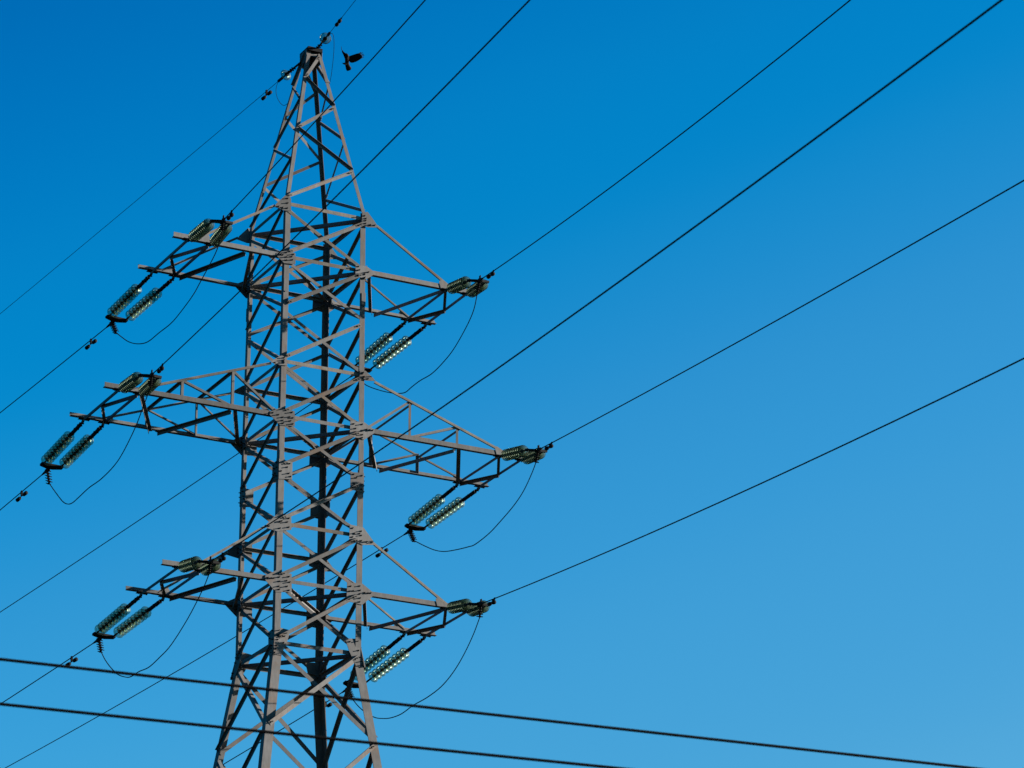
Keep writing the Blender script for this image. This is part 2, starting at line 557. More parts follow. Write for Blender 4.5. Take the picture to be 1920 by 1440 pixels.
for l, r, n in FACES:
    yface = abs(n.y) > 0.5
    for L in (l, r):
        for i in range(1, 10):
            if i == 3: continue
            if i in (1, 4):
                if yface: gusset(L, n, ZN[i], P_TIE, B_TIE, (0.85, 1.0) if i == 1 else (0.8, 0.62))
            elif i == 7:
                if yface: gusset(L, n, ZN[i], [(0.30, 0.20), (0.31, -0.12), (0.0, -0.20), (-0.26, -0.16), (-0.24, -0.08), (-0.01, 0.18)], B_TIE + [(0.24, 0.12), (0.2, 0.02), (0.24, -0.07)])
                else: gusset(L, n, ZN[i], P_SM, B_SM)
            elif i in (2, 5, 8):
                if yface:
                    gusset(L, n, ZN[i], P_PEN, B_PEN, {2: (0.74, 0.64), 5: (0.95, 0.84), 8: (1.0, 1.0)}[i] if n.y < 0 else (1.0, 0.92))
                else:
                    gusset(L, n, ZN[i], P_SM, B_SM)
            elif i == 6:
                gusset(L, n, ZN[i], P_SQ, B_SQ)
            elif i == 9:
                gusset(L, n, ZN[i] + 0.03, P_WA, B_WA)

# base lattice below the picture
bm = bmesh.new()
for l, r, n in FACES:
    for i in (11, 12, 13):
        pl0, pr0, pl1, pr1 = legp(l, i), legp(r, i), legp(l, i + 1), legp(r, i + 1)
        for a, b, o in ((pl1, pr0, 0.004), (pl0, pr1, -0.02)):
            d = (b - a).normalized(); dn = n.cross(d).normalized()
            if dn.z > 0: dn = -dn
            angle(bm, a + d * 0.05 + n * o, b - d * 0.05 + n * o, dn, n if o > 0 else -n, 0.09, 0.009)
o = link('base_lattice', bm, M_STEEL, tower)

# ---- crossarms
def member(name, parent, p0, p1, da, db, w, t=0.008, mat=M_STEEL, w2=None):
    bm = bmesh.new()
    angle(bm, p0, p1, da, db, w, t, w2)
    return link(name, bm, mat, parent)

YC = 0.985
ARM = {  # side, chord level, tie level, tip x, outer beam x, inner beam x, tie foot x
    'TL': (-1, 2, 1, 3.44, 3.11, 2.61, 2.88), 'ML': (-1, 5, 4, 4.81, 4.49, 4.05, 4.09), 'LL': (-1, 8, 7, 3.43, 3.07, 2.58, 2.70),
    'TR': (1, 2, 1, 3.53, 3.33, 2.84, 2.90), 'MR': (1, 5, 4, 4.84, 4.65, 4.13, 4.25), 'LR': (1, 8, 7, 3.60, 3.38, 2.90, 2.88)}
for key, (s, nc, nt, tip, b1, b2, tf) in ARM.items():
    arm = empty('crossarm', (0, 0, 0), tower)
    z = ZB + ZN[nc]
    zb = z - 0.05                       # underside of the chords
    zt = ZB + ZN[nt] - 0.13
    xl = WN[nc]
    for sy in (-1, 1):
        y = sy * YC
        # chord: upright flange outside, flat flange along the bottom pointing inwards
        member('chord', arm, V(s * (xl + 0.02), y, zb), V(s * tip, y, zb), UP, V(0, -sy, 0), 0.097, 0.009)
        # tie from the leg down to the chord
        yt = sy * WN[nt] * Q
        pt = V(s * (WN[nt] + 0.22), yt + sy * 0.0, zt)
        pf = V(s * tf, y + sy * 0.012, z + 0.0)
        member('tie', arm, pt, pf, UP, V(0, -sy, 0), 0.050, 0.007, M_RUSTY, 0.035)
        # little plate where the tie meets the chord
        bm = bmesh.new()
        prism(bm, V(s * tf, y + sy * 0.001, z), V(s * tf, y + sy * 0.011, z), [(-0.24, 0.08), (-0.2, 0.14), (0.16, -0.04), (0.16, -0.05), (-0.2, -0.05)] if s > 0 else [(0.24, 0.08), (0.2, 0.14), (-0.16, -0.04), (-0.16, -0.05), (0.2, -0.05)], V(1, 0, 0), UP)
        link('tie_plate', bm, M_STEEL, arm)
    # two cross beams carrying the insulators
    for bx in (b1, b2):
        member('cross_beam', arm, V(s * bx - 0.035, -YC - 0.04, zb - 0.003), V(s * bx - 0.035, YC + 0.04, zb - 0.003), V(1, 0, 0), -UP, 0.075, 0.008, M_STEEL, 0.06)
        for sy in (-1, 1):
            bm = bmesh.new()
            box(bm, (s * bx, sy * (YC - 0.02), zb - 0.011), (1, 0, 0), (0, 1, 0), (0, 0, 1), 0.24, 0.13, 0.012)
            box(bm, (s * bx, sy * (YC + 0.06), zb - 0.035), (1, 0, 0), (0, 1, 0), (0, 0, 1), 0.014, 0.14, 0.07)
            for e in (-0.09, 0.09):
                cyl(bm, V(s * bx + e, sy * (YC - 0.03), zb - 0.045), V(s * bx + e, sy * (YC - 0.03), zb - 0.012), 0.013, 6)
            link('hanger_plate', bm, M_BOLT, arm)
    zl = zb - 0.012
    xm = (b1 if s < 0 else b1)
    def flat(x0, y0, x1, y1, w=0.07, dz=0.0):
        p0 = V(s * x0, y0, zl + dz); p1 = V(s * x1, y1, zl + dz)
        d = (p1 - p0).normalized(); sd_ = d.cross(UP)
        member('plan_lacing', arm, p0 - sd_ * w / 2, p1 - sd_ * w / 2, sd_, -UP, w, 0.007, M_STEEL, w * 0.95)
    if s < 0:
        flat(b2, -YC + 0.05, b1 - 0.03, 0.02, 0.09, -0.008)
        flat(b1 - 0.03, 0.02, b2, YC - 0.05, 0.06, -0.016)
    else:
        flat(b2, YC - 0.05, b1 - 0.03, 0.05, 0.07, -0.008)
        flat(b1 - 0.03, 0.05, b2, -YC + 0.05, 0.06, -0.016)
    if nc != 5:
        if s < 0:
            flat(b2 - 0.08, YC - 0.02, 1.83, -YC + 0.06, 0.08, -0.010)
            flat(1.68, -YC + 0.05, 1.06, YC - 0.1, 0.075, -0.004)
        else:
            flat(b2 - 0.08, -YC + 0.05, 2.08, YC - 0.02, 0.085, -0.010)
            flat(1.95, YC - 0.05, 1.06, -YC + 0.1, 0.075, -0.004)
    else:
        v1, v2 = 2.04, 3.15
        if s < 0:
            flat(b2 - 0.05, -YC + 0.03, 3.02, YC, 0.075, -0.004)
            flat(2.90, YC - 0.02, 2.05, -YC + 0.05, 0.08, -0.010)
            flat(1.94, -YC + 0.04, 1.10, YC - 0.12, 0.08, -0.004)
        else:
            flat(b2 - 0.02, YC - 0.02, 3.17, -YC + 0.03, 0.085, -0.004)
            flat(3.10, -YC + 0.05, 2.26, YC - 0.02, 0.085, -0.010)
            flat(2.12, YC - 0.05, 1.12, -YC + 0.12, 0.085, -0.004)
        def tiez(x):
            x0, x1 = WN[nt] + 0.22, tf
            return zt + (z - zt) * (x - x0) / (x1 - x0)
        for sy in (-1, 1):
            y = sy * YC
            for x in (v1, v2):
                member('post', arm, V(s * x, y - sy * 0.012, zb + 0.02), V(s * x, y - sy * 0.012, tiez(x) + 0.05), V(-s, 0, 0), V(0, -sy, 0), 0.055, 0.006)
            member('web_diagonal', arm, V(s * v2, y - sy * 0.020, tiez(v2) + 0.02), V(s * (v1 + 0.03), y - sy * 0.020, z + 0.0), UP, V(0, -sy, 0), 0.05, 0.006)
            member('web_diagonal', arm, V(s * v1, y - sy * 0.020, tiez(v1) + 0.02), V(s * (xl + 0.12), y - sy * 0.020, z + 0.05), UP, V(0, -sy, 0), 0.05, 0.006)
        # struts between the two ties
        ya, yb = -YC + 0.03, YC - 0.03
        for xa, xb in ((v1, v1), (v2, v2)):
            p0 = V(s * xa, ya, tiez(xa) + 0.0); p1 = V(s * xb, yb, tiez(xb) + 0.0)
            member('tie_strut', arm, p0, p1, V(s, 0, 0), -UP, 0.055, 0.006)

# ------------------------------------------------------------------ wires, insulators and their fittings
ATT = {'TL': (-2.86, ZN[2] - 0.10), 'ML': (-4.27, ZN[5] - 0.10), 'LL': (-2.825, ZN[8] - 0.10),
       'TR': (3.085, ZN[2] - 0.10), 'MR': (4.39, ZN[5] - 0.10), 'LR': (3.14, ZN[8] - 0.10)}
SPAN = {  # string slope, string length, wire slope, wire azimuth, sag term, string azimuth
    ('near', 'TL'): (0.1999, 2.371, 0.2230, -0.2275, 0.00038, -0.1960),
    ('near', 'ML'): (0.2061, 2.366, 0.2229, -0.2294, 0.00036, -0.1953),
    ('near', 'LL'): (0.2388, 2.352, 0.2090, -0.2314, 0.00037, -0.2284),
    ('near', 'TR'): (0.2769, 2.342, 0.2275, -0.2296, 0.00093, -0.2602),
    ('near', 'MR'): (0.2621, 2.347, 0.2071, -0.2290, 0.00030, -0.2388),
    ('near', 'LR'): (0.2407, 2.343, 0.2057, -0.2289, 0.00052, -0.2621),
    ('far', 'TL'): (0.1210, 2.333, 0.0845, -0.1133, 0.00078, -0.0937),
    ('far', 'ML'): (0.1401, 2.307, 0.1221, -0.1131, 0.00079, -0.0535),
    ('far', 'LL'): (0.1307, 2.346, 0.0762, -0.1132, 0.00099, -0.1031),
    ('far', 'TR'): (0.1651, 2.387, 0.0691, -0.1140, 0.00050, -0.1345),
    ('far', 'MR'): (0.1483, 2.359, 0.0721, -0.1134, 0.00097, -0.1109),
    ('far', 'LR'): (0.2434, 2.441, 0.0965, -0.1138, 0.00109, -0.1748)}
ARMNAME = {'TL': 'upper left', 'ML': 'long middle left', 'LL': 'lower left', 'TR': 'upper right', 'MR': 'long middle right', 'LR': 'lower right'}

# one glass disc, axis +Z, cap towards -Z
def disc_mesh():
    bm = bmesh.new()
    prof = [(-0.032, 0.040), (-0.024, 0.080), (-0.006, 0.116), (0.016, 0.135), (0.026, 0.136), (0.030, 0.131),
            (0.014, 0.112), (0.030, 0.090), (0.034, 0.082), (0.010, 0.066), (0.004, 0.036)]
    prof = [(a_, r_ if r_ < 0.05 else 0.04 + (r_ - 0.04) * 0.90) for a_, r_ in prof]
    lathe(bm, (0, 0, 0), (0, 0, 1), prof, 28)
    bmesh.ops.recalc_face_normals(bm, faces=bm.faces)
    me = bpy.data.meshes.new('glass_disc')
    bm.to_mesh(me); bm.free()
    me.materials.append(M_GLASS)
    for p in me.polygons: p.use_smooth = True
    return me
DISC = disc_mesh()

def disc_at(p, d, parent):
    o = bpy.data.objects.new('glass_disc', DISC)
    COL.objects.link(o)
    o.rotation_euler = d.to_track_quat('Z', 'Y').to_euler()
    off = Vector(parent.location)
    q = parent.parent
    while q is not None:
        off = off + Vector(q.location); q = q.parent
    o.parent = parent
    o.location = p - off
    return o

def wire_pts(key, T):
    ss, L, s, a, cv, sa = SPAN[key]
    sgn = -1 if key[0] == 'near' else 1
    ax, az = ATT[key[1]]
    x0 = V(ax + math.sin(sa) * L, sgn * 1.02 + sgn * math.cos(sa) * L, az - ss * L + ZB)
    return [x0 + V(math.sin(a) * t, sgn * math.cos(a) * t, -s * t + cv * t * t) for t in T]

SETLABEL = {
    ('near', 'TL'): 'double glass insulator set rising towards the viewer from the upper left crossarm',
    ('near', 'ML'): 'double glass insulator set rising towards the viewer from the long middle left crossarm',
    ('near', 'LL'): 'double glass insulator set, darkest green, on the near edge of the lower left crossarm',
    ('near', 'TR'): 'double glass insulator set at the outer end of the upper right crossarm',
    ('near', 'MR'): 'double glass insulator set at the outer end of the long middle right crossarm',
    ('near', 'LR'): 'double glass insulator set at the outer end of the lower right crossarm',
    ('far', 'TL'): 'double glass insulator set hanging down leftwards below the upper left crossarm',
    ('far', 'ML'): 'double glass insulator set hanging down leftwards below the long middle left crossarm',
    ('far', 'LL'): 'double glass insulator set hanging down leftwards below the lower left crossarm',
    ('far', 'TR'): 'double glass insulator set slanting behind the right leg below the upper right crossarm',
    ('far', 'MR'): 'double sunlit glass insulator set below the long middle right crossarm, clear of the legs',
    ('far', 'LR'): 'double glass insulator set slanting behind the flared right leg below the lower right crossarm'}

def insulator_set(key):
    side, k = key
    sgn = -1 if side == 'near' else 1
    ss, L, s, a, cv, sa = SPAN[key]
    _, nc, _, _, b1, b2, _ = ARM[k]
    sx = ARM[k][0]
    clamp = wire_pts(key, [0])[0]
    wd = V(math.sin(a), sgn * math.cos(a), -s).normalized()
    az = ATT[k][1] + ZB
    bx = sorted([sx * b1, sx * b2])
    mid = V((bx[0] + bx[1]) / 2, sgn * (YC + 0.10), az + 0.0)
    root = empty('insulator_set', mid)
    tag(root, SETLABEL[key], 'insulator', 'tension insulator sets on the crossarms')
    ax = (clamp - mid).normalized()
    Lt = (clamp - mid).length
    nd, pitch, start = (10, 0.146, 0.36) if side == 'near' else (9, 0.144, 0.66)
    side_v = ax.cross(UP).normalized()
    if side_v.x < 0: side_v = -side_v
    yoke_c = clamp - ax * 0.22
    yhalf = 0.18 if side == 'near' else 0.20
    for j, x in enumerate(bx):
        p0 = V(x, mid.y, mid.z)
        p1 = yoke_c + side_v * (yhalf if j else -yhalf)
        d = (p1 - p0).normalized()
        ln = (p1 - p0).length
        st = start
        bm = bmesh.new()
        # link hardware: shackle, bar pair, ball eye
        perp = d.cross(UP).normalized()
        up2 = perp.cross(d)
        cyl(bm, p0 - d * 0.02, p0 + d * 0.07, 0.028, 8)
        cyl(bm, p0 + d * 0.03 - perp * 0.05, p0 + d * 0.03 + perp * 0.05, 0.016, 6)
        if side == 'far':
            for q_ in (-0.022, 0.022):
                box(bm, p0 + d * ((0.06 + st - 0.09) / 2 + 0.02) + perp * q_, perp, up2, d, 0.016, 0.055, st - 0.18)
            for q_ in (0.13, 0.30, st - 0.12):
                cyl(bm, p0 + d * q_ - perp * 0.055, p0 + d * q_ + perp * 0.055, 0.017, 6)
                cyl(bm, p0 + d * q_ - up2 * 0.045, p0 + d * q_ + up2 * 0.045, 0.014, 6)
        else:
            box(bm, p0 + d * 0.14, perp, up2, d, 0.03, 0.05, 0.18)
        cyl(bm, p0 + d * (st - 0.12), p0 + d * (st - 0.02), 0.022, 8)
        # caps and pins
        for i in range(nd):
            c = p0 + d * (st + i * pitch)
            lathe(bm, c, d, [(-0.060, 0.022), (-0.056, 0.033), (-0.010, 0.038), (0.008, 0.034)], 12, 1, False)
            cyl(bm, c + d * 0.006, c + d * (pitch - 0.05), 0.012, 8, 1)
        e = p0 + d * (st + nd * pitch - 0.05)
        cyl(bm, e, p1, 0.020, 8)
        cyl(bm, p1 - perp * 0.04, p1 + perp * 0.04, 0.016, 6)
        o = link('insulator_string', bm, [M_FIT, M_CAP], root, p0, False)
        o.location = p0 - mid
        for i in range(nd):
            disc_at(p0 + d * (st + i * pitch), d, o)
    # yoke plate
    bm = bmesh.new()
    nn = side_v.cross(ax).normalized()
    prism(bm, yoke_c - nn * 0.022, yoke_c + nn * 0.022, [(-yhalf - 0.05, -0.055), (yhalf + 0.05, -0.055), (yhalf + 0.05, 0.05), (0.07, 0.12), (-0.07, 0.12), (-yhalf - 0.05, 0.05)], side_v, ax)
    for q_ in (-yhalf, 0, yhalf):
        cc = yoke_c + side_v * q_ + ax * (0.06 if q_ == 0 else 0)
        cyl(bm, cc - nn * 0.035, cc + nn * 0.035, 0.018, 6)
    o = link('yoke_plate', bm, M_FIT, None); child(o, root)
    # bolted dead-end clamp: body along the wire, then a bolted tail turning down to the jumper
    bm = bmesh.new()
    cyl(bm, yoke_c + ax * 0.07, clamp, 0.022, 8)
    box(bm, clamp + wd * 0.0, wd.cross(UP).normalized(), UP, wd, 0.05, 0.075, 0.16)
    tube(bm, [clamp - wd * 0.02, clamp + wd * 0.08, clamp + wd * 0.26], [0.036, 0.032, 0.014], 8)
    j0 = JUMP[k][0] if side == 'near' else JUMP[k][-1]
    j0 = V(j0[0], j0[1], j0[2] + ZB)
    td = (j0 - clamp).normalized()
    tl = (j0 - clamp).length
    tube(bm, [clamp, clamp + td * tl * 0.4, j0], [0.026, 0.026, 0.022], 8)
    pz = td.cross(wd).normalized(); px = pz.cross(td).normalized()
    for i in range(5):
        c = clamp + td * (0.05 + (tl - 0.07) * i / 4)
        box(bm, c, px, pz, td, 0.10, 0.035, 0.022)
        for e in (-0.036, 0.036):
            cyl(bm, c + pz * -0.055 + px * e, c + pz * 0.06 + px * e, 0.010, 6)
    for e in (-0.04, 0.04):
        cyl(bm, clamp + UP * 0.0 + wd * e - wd.cross(UP) * 0.0, clamp + UP * 0.10 + wd * e, 0.012, 6)
    o = link('dead_end_clamp', bm, M_FIT, None); child(o, root)
    return root

JUMP = {
'TL':[(-3.31,-3.28,-0.77),(-3.30,-3.16,-0.92),(-3.30,-2.91,-1.15),(-3.27,-2.13,-1.44),(-3.25,-1.66,-1.59),(-3.22,-0.87,-1.71),(-3.20,-0.37,-1.74),(-3.18,0.28,-1.70),(-3.15,1.00,-1.65),(-3.13,1.61,-1.48),(-3.11,2.19,-1.23),(-3.09,2.69,-0.94),(-3.08,3.08,-0.69)],
'ML':[(-4.72,-3.30,-4.37),(-4.72,-3.18,-4.46),(-4.70,-2.79,-4.72),(-4.68,-2.40,-4.96),(-4.64,-1.72,-5.22),(-4.61,-1.16,-5.33),(-4.57,-0.36,-5.35),(-4.54,0.39,-5.30),(-4.50,1.07,-5.29),(-4.48,1.48,-5.28),(-4.47,1.76,-5.22),(-4.45,2.10,-5.07),(-4.43,2.53,-4.78),(-4.40,3.16,-4.32)],
'LL':[(-3.35,-3.25,-7.99),(-3.34,-2.90,-8.23),(-3.31,-2.14,-8.58),(-3.27,-1.20,-8.87),(-3.24,-0.52,-8.95),(-3.21,0.11,-8.98),(-3.18,0.70,-8.91),(-3.16,1.16,-8.89),(-3.15,1.49,-8.82),(-3.12,2.05,-8.61),(-3.10,2.56,-8.31),(-3.08,2.93,-8.05),(-3.07,3.20,-7.81)],
'TR':[(2.49,-3.15,-0.98),(2.50,-2.97,-1.29),(2.51,-2.62,-1.54),(2.54,-1.97,-1.81),(2.56,-1.40,-1.93),(2.59,-0.81,-1.97),(2.61,-0.22,-1.92),(2.63,0.24,-1.91),(2.65,0.58,-1.91),(2.66,0.93,-1.82),(2.68,1.41,-1.64),(2.71,2.11,-1.33),(2.74,2.80,-0.98),(2.76,3.21,-0.68)],
'MR':[(3.84,-3.17,-4.51),(3.85,-2.97,-4.68),(3.87,-2.57,-4.93),(3.89,-2.10,-5.10),(3.91,-1.49,-5.24),(3.94,-0.87,-5.34),(3.97,-0.17,-5.37),(3.99,0.18,-5.32),(4.01,0.76,-5.21),(4.04,1.41,-5.06),(4.07,1.93,-4.88),(4.09,2.45,-4.64),(4.12,3.14,-4.29)],
'LR':[(2.54,-3.21,-8.03),(2.54,-2.93,-8.31),(2.55,-2.49,-8.61),(2.57,-1.98,-8.84),(2.58,-1.40,-9.00),(2.60,-0.69,-9.05),(2.62,-0.02,-9.04),(2.64,0.58,-9.07),(2.65,1.13,-9.02),(2.67,1.61,-8.91),(2.68,1.96,-8.80),(2.69,2.39,-8.60),(2.70,2.83,-8.34),(2.71,3.22,-8.05)]}

WIRE_R = 0.0108
for key in SPAN:
    insulator_set(key)
    side, k = key
    tmax = (120 if k in ('TL', 'ML', 'TR') else 75) if side == 'near' else 160
    if side == 'near' and k in ('LL', 'LR'): tmax = 90
    T = [0.0] + [i * 2.0 for i in range(1, int(tmax / 2) + 1)]
    pts = wire_pts(key, T)
    bm = bmesh.new()
    tube(bm, pts, WIRE_R, 6)
    o = link('power_line', bm, M_WIRE, None, pts[0])
    if side == 'near':
        lab = 'thin black power line running to the upper right from the %s crossarm' % ARMNAME[k]
    else:
        lab = 'thin black power line running down to the lower left from the %s crossarm' % ARMNAME[k]
    tag(o, lab, 'power line', 'power lines strung from the crossarms')

for k, pts in JUMP.items():
    bm = bmesh.new()
    P = smooth_path([V(p[0], p[1], p[2] + ZB) for p in pts], 5)
    tube(bm, P, 0.0108, 6)
    o = link('jumper_cable', bm, M_WIRE, None, P[0])
    tag(o, 'slack jumper cable looping under the %s crossarm between its insulator sets' % ARMNAME[k], 'jumper cable', 'jumper loops below the crossarms')

# Stockbridge dampers
def damper(p, d, label, ang=0.0, sp=0.17, sc=1.0):
    d = d.normalized()
    sv = d.cross(UP).normalized()
    dnv = (d.cross(sv)).normalized()
    if dnv.z > 0: dnv = -dnv
    dv = (dnv * math.cos(ang) + sv * math.sin(ang)).normalized()
    root = empty('vibration_damper', p)
    tag(root, label, 'damper', 'vibration dampers clamped on the wires')
    bm = bmesh.new()
    box(bm, p + dv * 0.035, sv, d, dv, 0.035, 0.05, 0.12)
    cyl(bm, p + dv * 0.04 - sv * 0.035, p + dv * 0.04 + sv * 0.035, 0.012, 6)
    o = link('clamp', bm, M_FIT, None); child(o, root)
    c = p + dv * 0.095
    bm = bmesh.new()
    tube(bm, [c - d * sp + dv * 0.012, c, c + d * sp + dv * 0.012], 0.008, 6)
    o = link('messenger_cable', bm, M_FIT, None); child(o, root)
    for s in (-1, 1):
        bm = bmesh.new()
        w0 = c + d * s * sp + dv * 0.012
        lathe(bm, w0, d * s, [(-0.085 * sc, 0.022), (-0.08 * sc, 0.036 * sc), (0.0, 0.043 * sc), (0.045 * sc, 0.042 * sc), (0.055 * sc, 0.02)], 12, 0, False)
        o = link('weight', bm, M_FIT, None, None, True); child(o, root)
    return root

DAMP = {('near', 'TL'): (0.95, 0.2), ('near', 'ML'): (1.38, 0.3), ('near', 'LL'): (1.40, 0.0), ('near', 'TR'): (1.15, 0.5), ('near', 'MR'): (1.05, 0.5), ('near', 'LR'): (1.12, 0.5),
        ('far', 'TL'): (0.96, 0.0), ('far', 'ML'): (1.18, 0.0), ('far', 'LL'): (1.22, 0.0), ('far', 'MR'): (1.17, 0.0), ('far', 'LR'): (0.93, 0.0)}
for key, (t, ang) in DAMP.items():
    a, b = wire_pts(key, [t, t + 0.1])
    nm = ARMNAME[key[1]]
    lab = ('small black two-weight damper on the upper-right-bound wire of the %s crossarm' if key[0] == 'near' else 'small black two-weight damper on the lower-left-bound wire of the %s crossarm') % nm
    damper(a, b - a, lab, ang)

# earth wire at the peak
def earth(sgn, S, s, az, d_disc, t_clamp, t_damp, labw, labi, labd, tmax, back):
    dr = V(math.sin(az), sgn * math.cos(az), -s).normalized()
    S = Vector(S)
    root = empty('insulator_set', S)
    tag(root, labi, 'insulator', 'single glass discs of the earth wire')
    bm = bmesh.new()
    a, b, _ = frame_of(dr)
    p0 = S - dr * back
    cyl(bm, p0, S + dr * (d_disc - 0.22), 0.022, 8)
    for q_ in (0.06, 0.22, d_disc - 0.24):
        cyl(bm, S + dr * q_ - a * 0.05, S + dr * q_ + a * 0.05, 0.016, 6)
    cyl(bm, S + dr * (d_disc - 0.24), S + dr * (d_disc - 0.05), 0.028, 8)
    lathe(bm, S + dr * d_disc, dr, [(-0.06, 0.024), (-0.055, 0.042), (-0.01, 0.048), (0.012, 0.036)], 12, 0, False)
    cyl(bm, S + dr * d_disc, S + dr * t_clamp, 0.018, 8)
    o = link('link_rod', bm, M_FIT, None); child(o, root)
    disc_at(S + dr * d_disc, dr, root)
    bm = bmesh.new()
    box(bm, S + dr * (t_clamp - 0.10), a, b, dr, 0.042, 0.048, 0.20)
    o = link('dead_end_clamp', bm, M_FIT, None); child(o, root)
    hz = math.hypot(dr.x, dr.y)
    T = [t_clamp + i * 2.0 for i in range(int(tmax / 2))]
    pts = [S + dr * t + V(0, 0, 0.0004 * max(0, t - t_clamp) ** 2) for t in T]
    bm = bmesh.new()
    tube(bm, pts, 0.0062, 6)
    o = link('earth_wire', bm, M_WIRE, None, pts[0])
    tag(o, labw, 'earth wire', 'earth wires strung from the peak')
    damper(S + dr * t_damp, dr, labd, 0.5 if sgn < 0 else 0.0, 0.14, 0.95)
    return S + dr * t_clamp

gn = earth(-1, (0.06, -0.22, 5.37 + ZB), 0.19, -0.222, 0.80, 1.28, 2.45,
           'thinnest wire running from the tower peak up past the bird to the top edge',
           'single glass disc insulator above the tower peak',
           'small black damper on the earth wire above the tower peak', 130, 0.10)
gf = earth(1, (-0.288, 0.2, 5.007 + ZB), 0.0769, -0.1106, 0.375, 0.72, 1.225,
           'thinnest wire running down to the left edge from the tower peak',
           'single glass disc insulator left of the tower peak',
           'small black damper on the earth wire left of the tower peak', 160, 0.24)
# earth wire tails looping back to the legs
P = smooth_path([gn] + [V(x_, y_, z_ + ZB) for x_, y_, z_ in [(-0.168, -1.5, 5.089), (-0.051, -1.3, 5.101), (0.047, -1.1, 5.007), (0.129, -0.9, 4.896), (0.201, -0.7, 4.781), (0.264, -0.5, 4.626), (0.32, -0.3, 4.545), (0.272, -0.3, 4.381), (0.256, -0.3, 4.225)]], 8)
bm = bmesh.new(); tube(bm, P, 0.0055, 6)
tag(link('jumper_cable', bm, M_WIRE, None, P[0]), 'thin cable dropping from the topmost glass disc to the right leg of the peak', 'jumper cable', 'earth wire tails at the peak')
P = smooth_path([gf] + [V(x_, y_, z_ + ZB) for x_, y_, z_ in [(-0.366, 0.934, 4.929), (-0.359, 1.018, 4.876), (-0.357, 1.045, 4.759), (-0.363, 0.964, 4.594), (-0.377, 0.793, 4.405), (-0.395, 0.573, 4.232), (-0.409, 0.395, 4.155)]] + [LP(-1, 1, 4.2)], 8)
bm = bmesh.new(); tube(bm, P, 0.0055, 6)
tag(link('jumper_cable', bm, M_WIRE, None, P[0]), 'thin cable loop hanging from the glass disc left of the peak', 'jumper cable', 'earth wire tails at the peak')

# ------------------------------------------------------------------ two nearer overhead cables crossing low in front
def ray(u, v):
    return (RT * ((u - 960) / 6900.04) + DN * ((v - 720) / 6900.04) + FW)
def level_point(u, v, h):
    d = ray(u, v)
    return CAMP + d * ((h - CAMP.z) / d.z)
for (u0, v0, u1, v1, h, lab) in ((0, 1236, 1830, 1441.0, 10.2, 'thick blurred black cable crossing in front of the tower, upper of the two'),
                                 (0, 1320, 1165, 1441.0, 9.75, 'thick blurred black cable crossing in front of the tower, lower of the two')):
    a = level_point(u0, v0, h); b = level_point(u1, v1, h)
    d = (b - a)
    n_ = 40
    pts = []
    for i in range(n_ + 1):
        t = -1.4 + 3.8 * i / n_
        pts.append(a + d * t + V(0, 0, 0.010 * ((t - 0.5) ** 2 - 0.25)))
    bm = bmesh.new(); tube(bm, pts, 0.0138, 8)
    tag(link('overhead_cable', bm, M_BLACK, None, pts[0]), lab, 'cable', 'blurred cables in the foreground')

# ------------------------------------------------------------------ the crow
BD = 81.0
def bird_frame():
    d = ray(660, 110)
    return CAMP + d * BD
BO = bird_frame()
px = BD / 6900.04                 # metres per photo pixel at the bird
def bp(zx, zy, depth=0.0):
    """photo detail coordinates (12 per pixel, origin 560,30) -> point on the bird, plus depth away from the viewer"""
    u = 560 + zx / 12.0 - 660; v = 30 + zy / 12.0 - 110
    return BO + RT * (u * px) + DN * (v * px) + FW * depth
bm = bmesh.new()
# trunk and tail
def ell(pts, radii, n=10, flat=0.8):
    rings = []
    for i, (p, r) in enumerate(zip(pts, radii)):
        d = (pts[min(i + 1, len(pts) - 1)] - pts[max(i - 1, 0)]).normalized()
        a = d.cross(FW).normalized(); b = d.cross(a).normalized()
        rx, ry = r if isinstance(r, tuple) else (r, r * flat)
        rings.append([bm.verts.new(p + a * math.cos(2 * math.pi * k_ / n) * rx + b * math.sin(2 * math.pi * k_ / n) * ry) for k_ in range(n)])
    for A, B in zip(rings, rings[1:]):
        for k_ in range(n):
            bm.faces.new((A[k_], A[(k_ + 1) % n], B[(k_ + 1) % n], B[k_]))
    bm.faces.new(rings[0][::-1]); bm.faces.new(rings[-1])
mm = px / 12.0
ell([bp(1075, 845, -0.10), bp(1082, 880, -0.10), bp(1088, 930, -0.07), bp(1090, 1000, -0.03), bp(1088, 1070, 0.0), bp(1095, 1110, 0.03), bp(1112, 1170, 0.08), bp(1128, 1212, 0.12)],
    [(10 * mm, 10 * mm), (40 * mm, 40 * mm), (50 * mm, 46 * mm), (48 * mm, 46 * mm), (46 * mm, 38 * mm), (50 * mm, 20 * mm), (58 * mm, 11 * mm), (54 * mm, 7 * mm)])
# tail feathers
for e, (tx, ty) in enumerate(((1048, 1120), (1072, 1172), (1098, 1208), (1128, 1222), (1158, 1206), (1182, 1168))):
    ell([bp(1090, 1085, 0.01), bp((1090 + tx) / 2 + 4, (1090 + ty) / 2, 0.06), bp(tx, ty, 0.12)], [(16 * mm, 7 * mm), (22 * mm, 7 * mm), (13 * mm, 6 * mm)], 6)
# beaked head turned to the left, low
ell([bp(1070, 1075, -0.04), bp(1040, 1078, -0.06), bp(1012, 1076, -0.07), bp(996, 1068, -0.075), bp(980, 1060, -0.08)], [(30 * mm, 26 * mm), (26 * mm, 24 * mm), (16 * mm, 15 * mm), (8 * mm, 8 * mm), (4 * mm, 4 * mm)], 8)
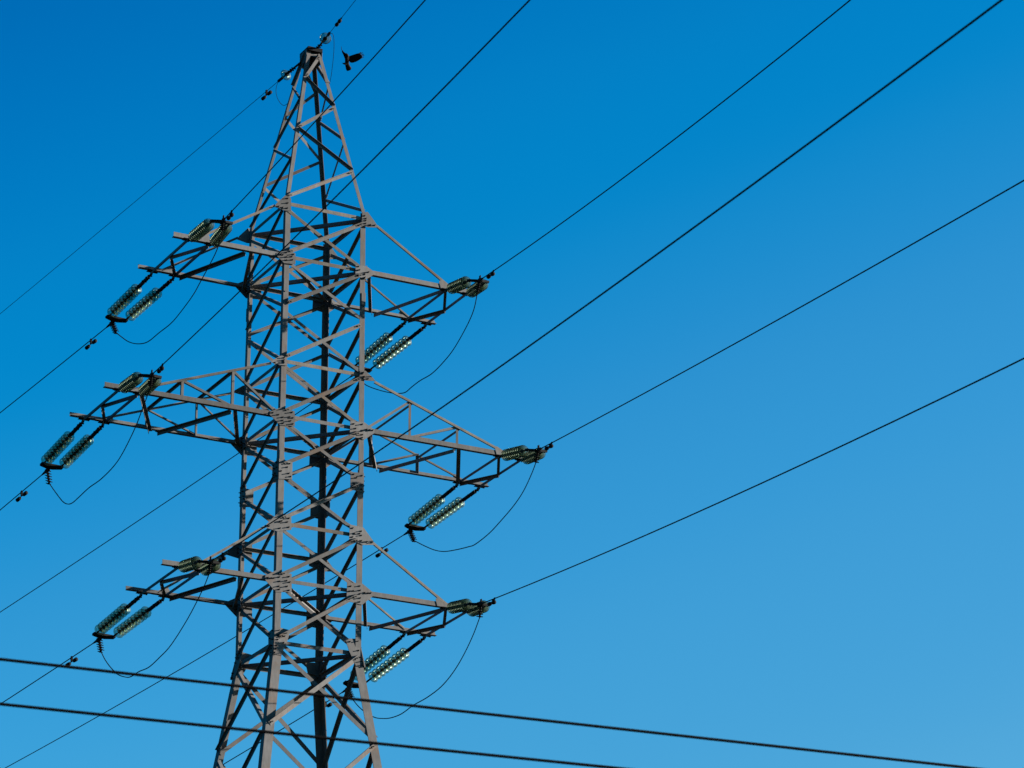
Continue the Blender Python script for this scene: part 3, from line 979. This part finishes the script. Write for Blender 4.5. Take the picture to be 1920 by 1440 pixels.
# far wing, broad, with splayed primaries
def sheet(outline, depthf, th=0.007):
    top = [bm.verts.new(bp(x, y, depthf(x, y) - th)) for x, y in outline]
    bot = [bm.verts.new(bp(x, y, depthf(x, y) + th)) for x, y in outline]
    n = len(outline)
    c0 = (sum(x for x, y in outline) / n, sum(y for x, y in outline) / n)
    ct = bm.verts.new(bp(c0[0], c0[1], depthf(*c0) - th * 1.8)); cb = bm.verts.new(bp(c0[0], c0[1], depthf(*c0) + th * 1.8))
    for i in range(n):
        j = (i + 1) % n
        bm.faces.new((top[i], top[j], ct)); bm.faces.new((bot[j], bot[i], cb)); bm.faces.new((top[i], bot[i], bot[j], top[j]))
dr_ = lambda x, y: -0.05 + 0.00022 * (x - 1100)
sheet([(1078, 935), (1110, 912), (1150, 902), (1230, 872), (1310, 845), (1352, 838), (1395, 862), (1428, 895), (1432, 930), (1398, 965), (1350, 1000), (1290, 1032), (1230, 1052), (1185, 1056), (1155, 1042), (1135, 1010), (1100, 985)], dr_)
for (x0, y0, x1, y1, w) in ((1345, 850, 1412, 806, 11), (1368, 862, 1448, 818, 11), (1390, 880, 1472, 852, 11), (1405, 900, 1482, 886, 11), (1408, 920, 1466, 930, 10), (1395, 945, 1432, 948, 9)):
    ell([bp(x0 - 40, y0 + 18, dr_(x0, y0)), bp(x0, y0, dr_(x0, y0)), bp((x0 + x1) / 2, (y0 + y1) / 2 - 1, dr_(x1, y1) + .01), bp(x1, y1, dr_(x1, y1) + .02)], [(w * 1.3 * mm, 7 * mm), (w * 1.1 * mm, 7 * mm), (w * mm, 6 * mm), (w * .55 * mm, 5 * mm)], 6)
# near wing, seen almost edge on, sweeping up
dl_ = lambda x, y: -0.06 - 0.0011 * (1000 - y)
sheet([(1060, 1000), (1034, 950), (1012, 890), (994, 850), (990, 812), (1004, 800), (1030, 830), (1062, 855), (1092, 872), (1118, 900), (1118, 940)], dl_)
ell([bp(1000, 850, dl_(1000, 850)), bp(990, 800, dl_(990, 800)), bp(980, 765, dl_(980, 765)), bp(979, 715, dl_(979, 715))], [(14 * mm, 7 * mm), (9 * mm, 7 * mm), (7 * mm, 6 * mm), (3.5 * mm, 4 * mm)], 6)
bmesh.ops.recalc_face_normals(bm, faces=bm.faces)
bmesh.ops.translate(bm, verts=bm.verts, vec=-BO)
tmp = bpy.data.meshes.new('crow_raw'); bm.to_mesh(tmp); bm.free()
to = bpy.data.objects.new('crow_raw', tmp); COL.objects.link(to)
md = to.modifiers.new('remesh', 'REMESH'); md.mode = 'VOXEL'; md.voxel_size = 0.0045
dg = bpy.context.evaluated_depsgraph_get()
cm = bpy.data.meshes.new_from_object(to.evaluated_get(dg))
bpy.data.objects.remove(to); bpy.data.meshes.remove(tmp)
cm.materials.clear(); cm.materials.append(M_FEATHER); cm.materials.append(M_CROWBODY)
for p in cm.polygons:
    p.use_smooth = True
    c = p.center
    u = c.dot(RT) / px * 12 + 1200; v = c.dot(DN) / px * 12 + 960
    if 1045 < u < 1125 and 925 < v < 1130 and c.dot(FW) < 0.03: p.material_index = 1
crow = bpy.data.objects.new('crow', cm); COL.objects.link(crow); crow.location = BO
tag(crow, 'black crow in flight beside the tower peak, wings raised', 'bird')
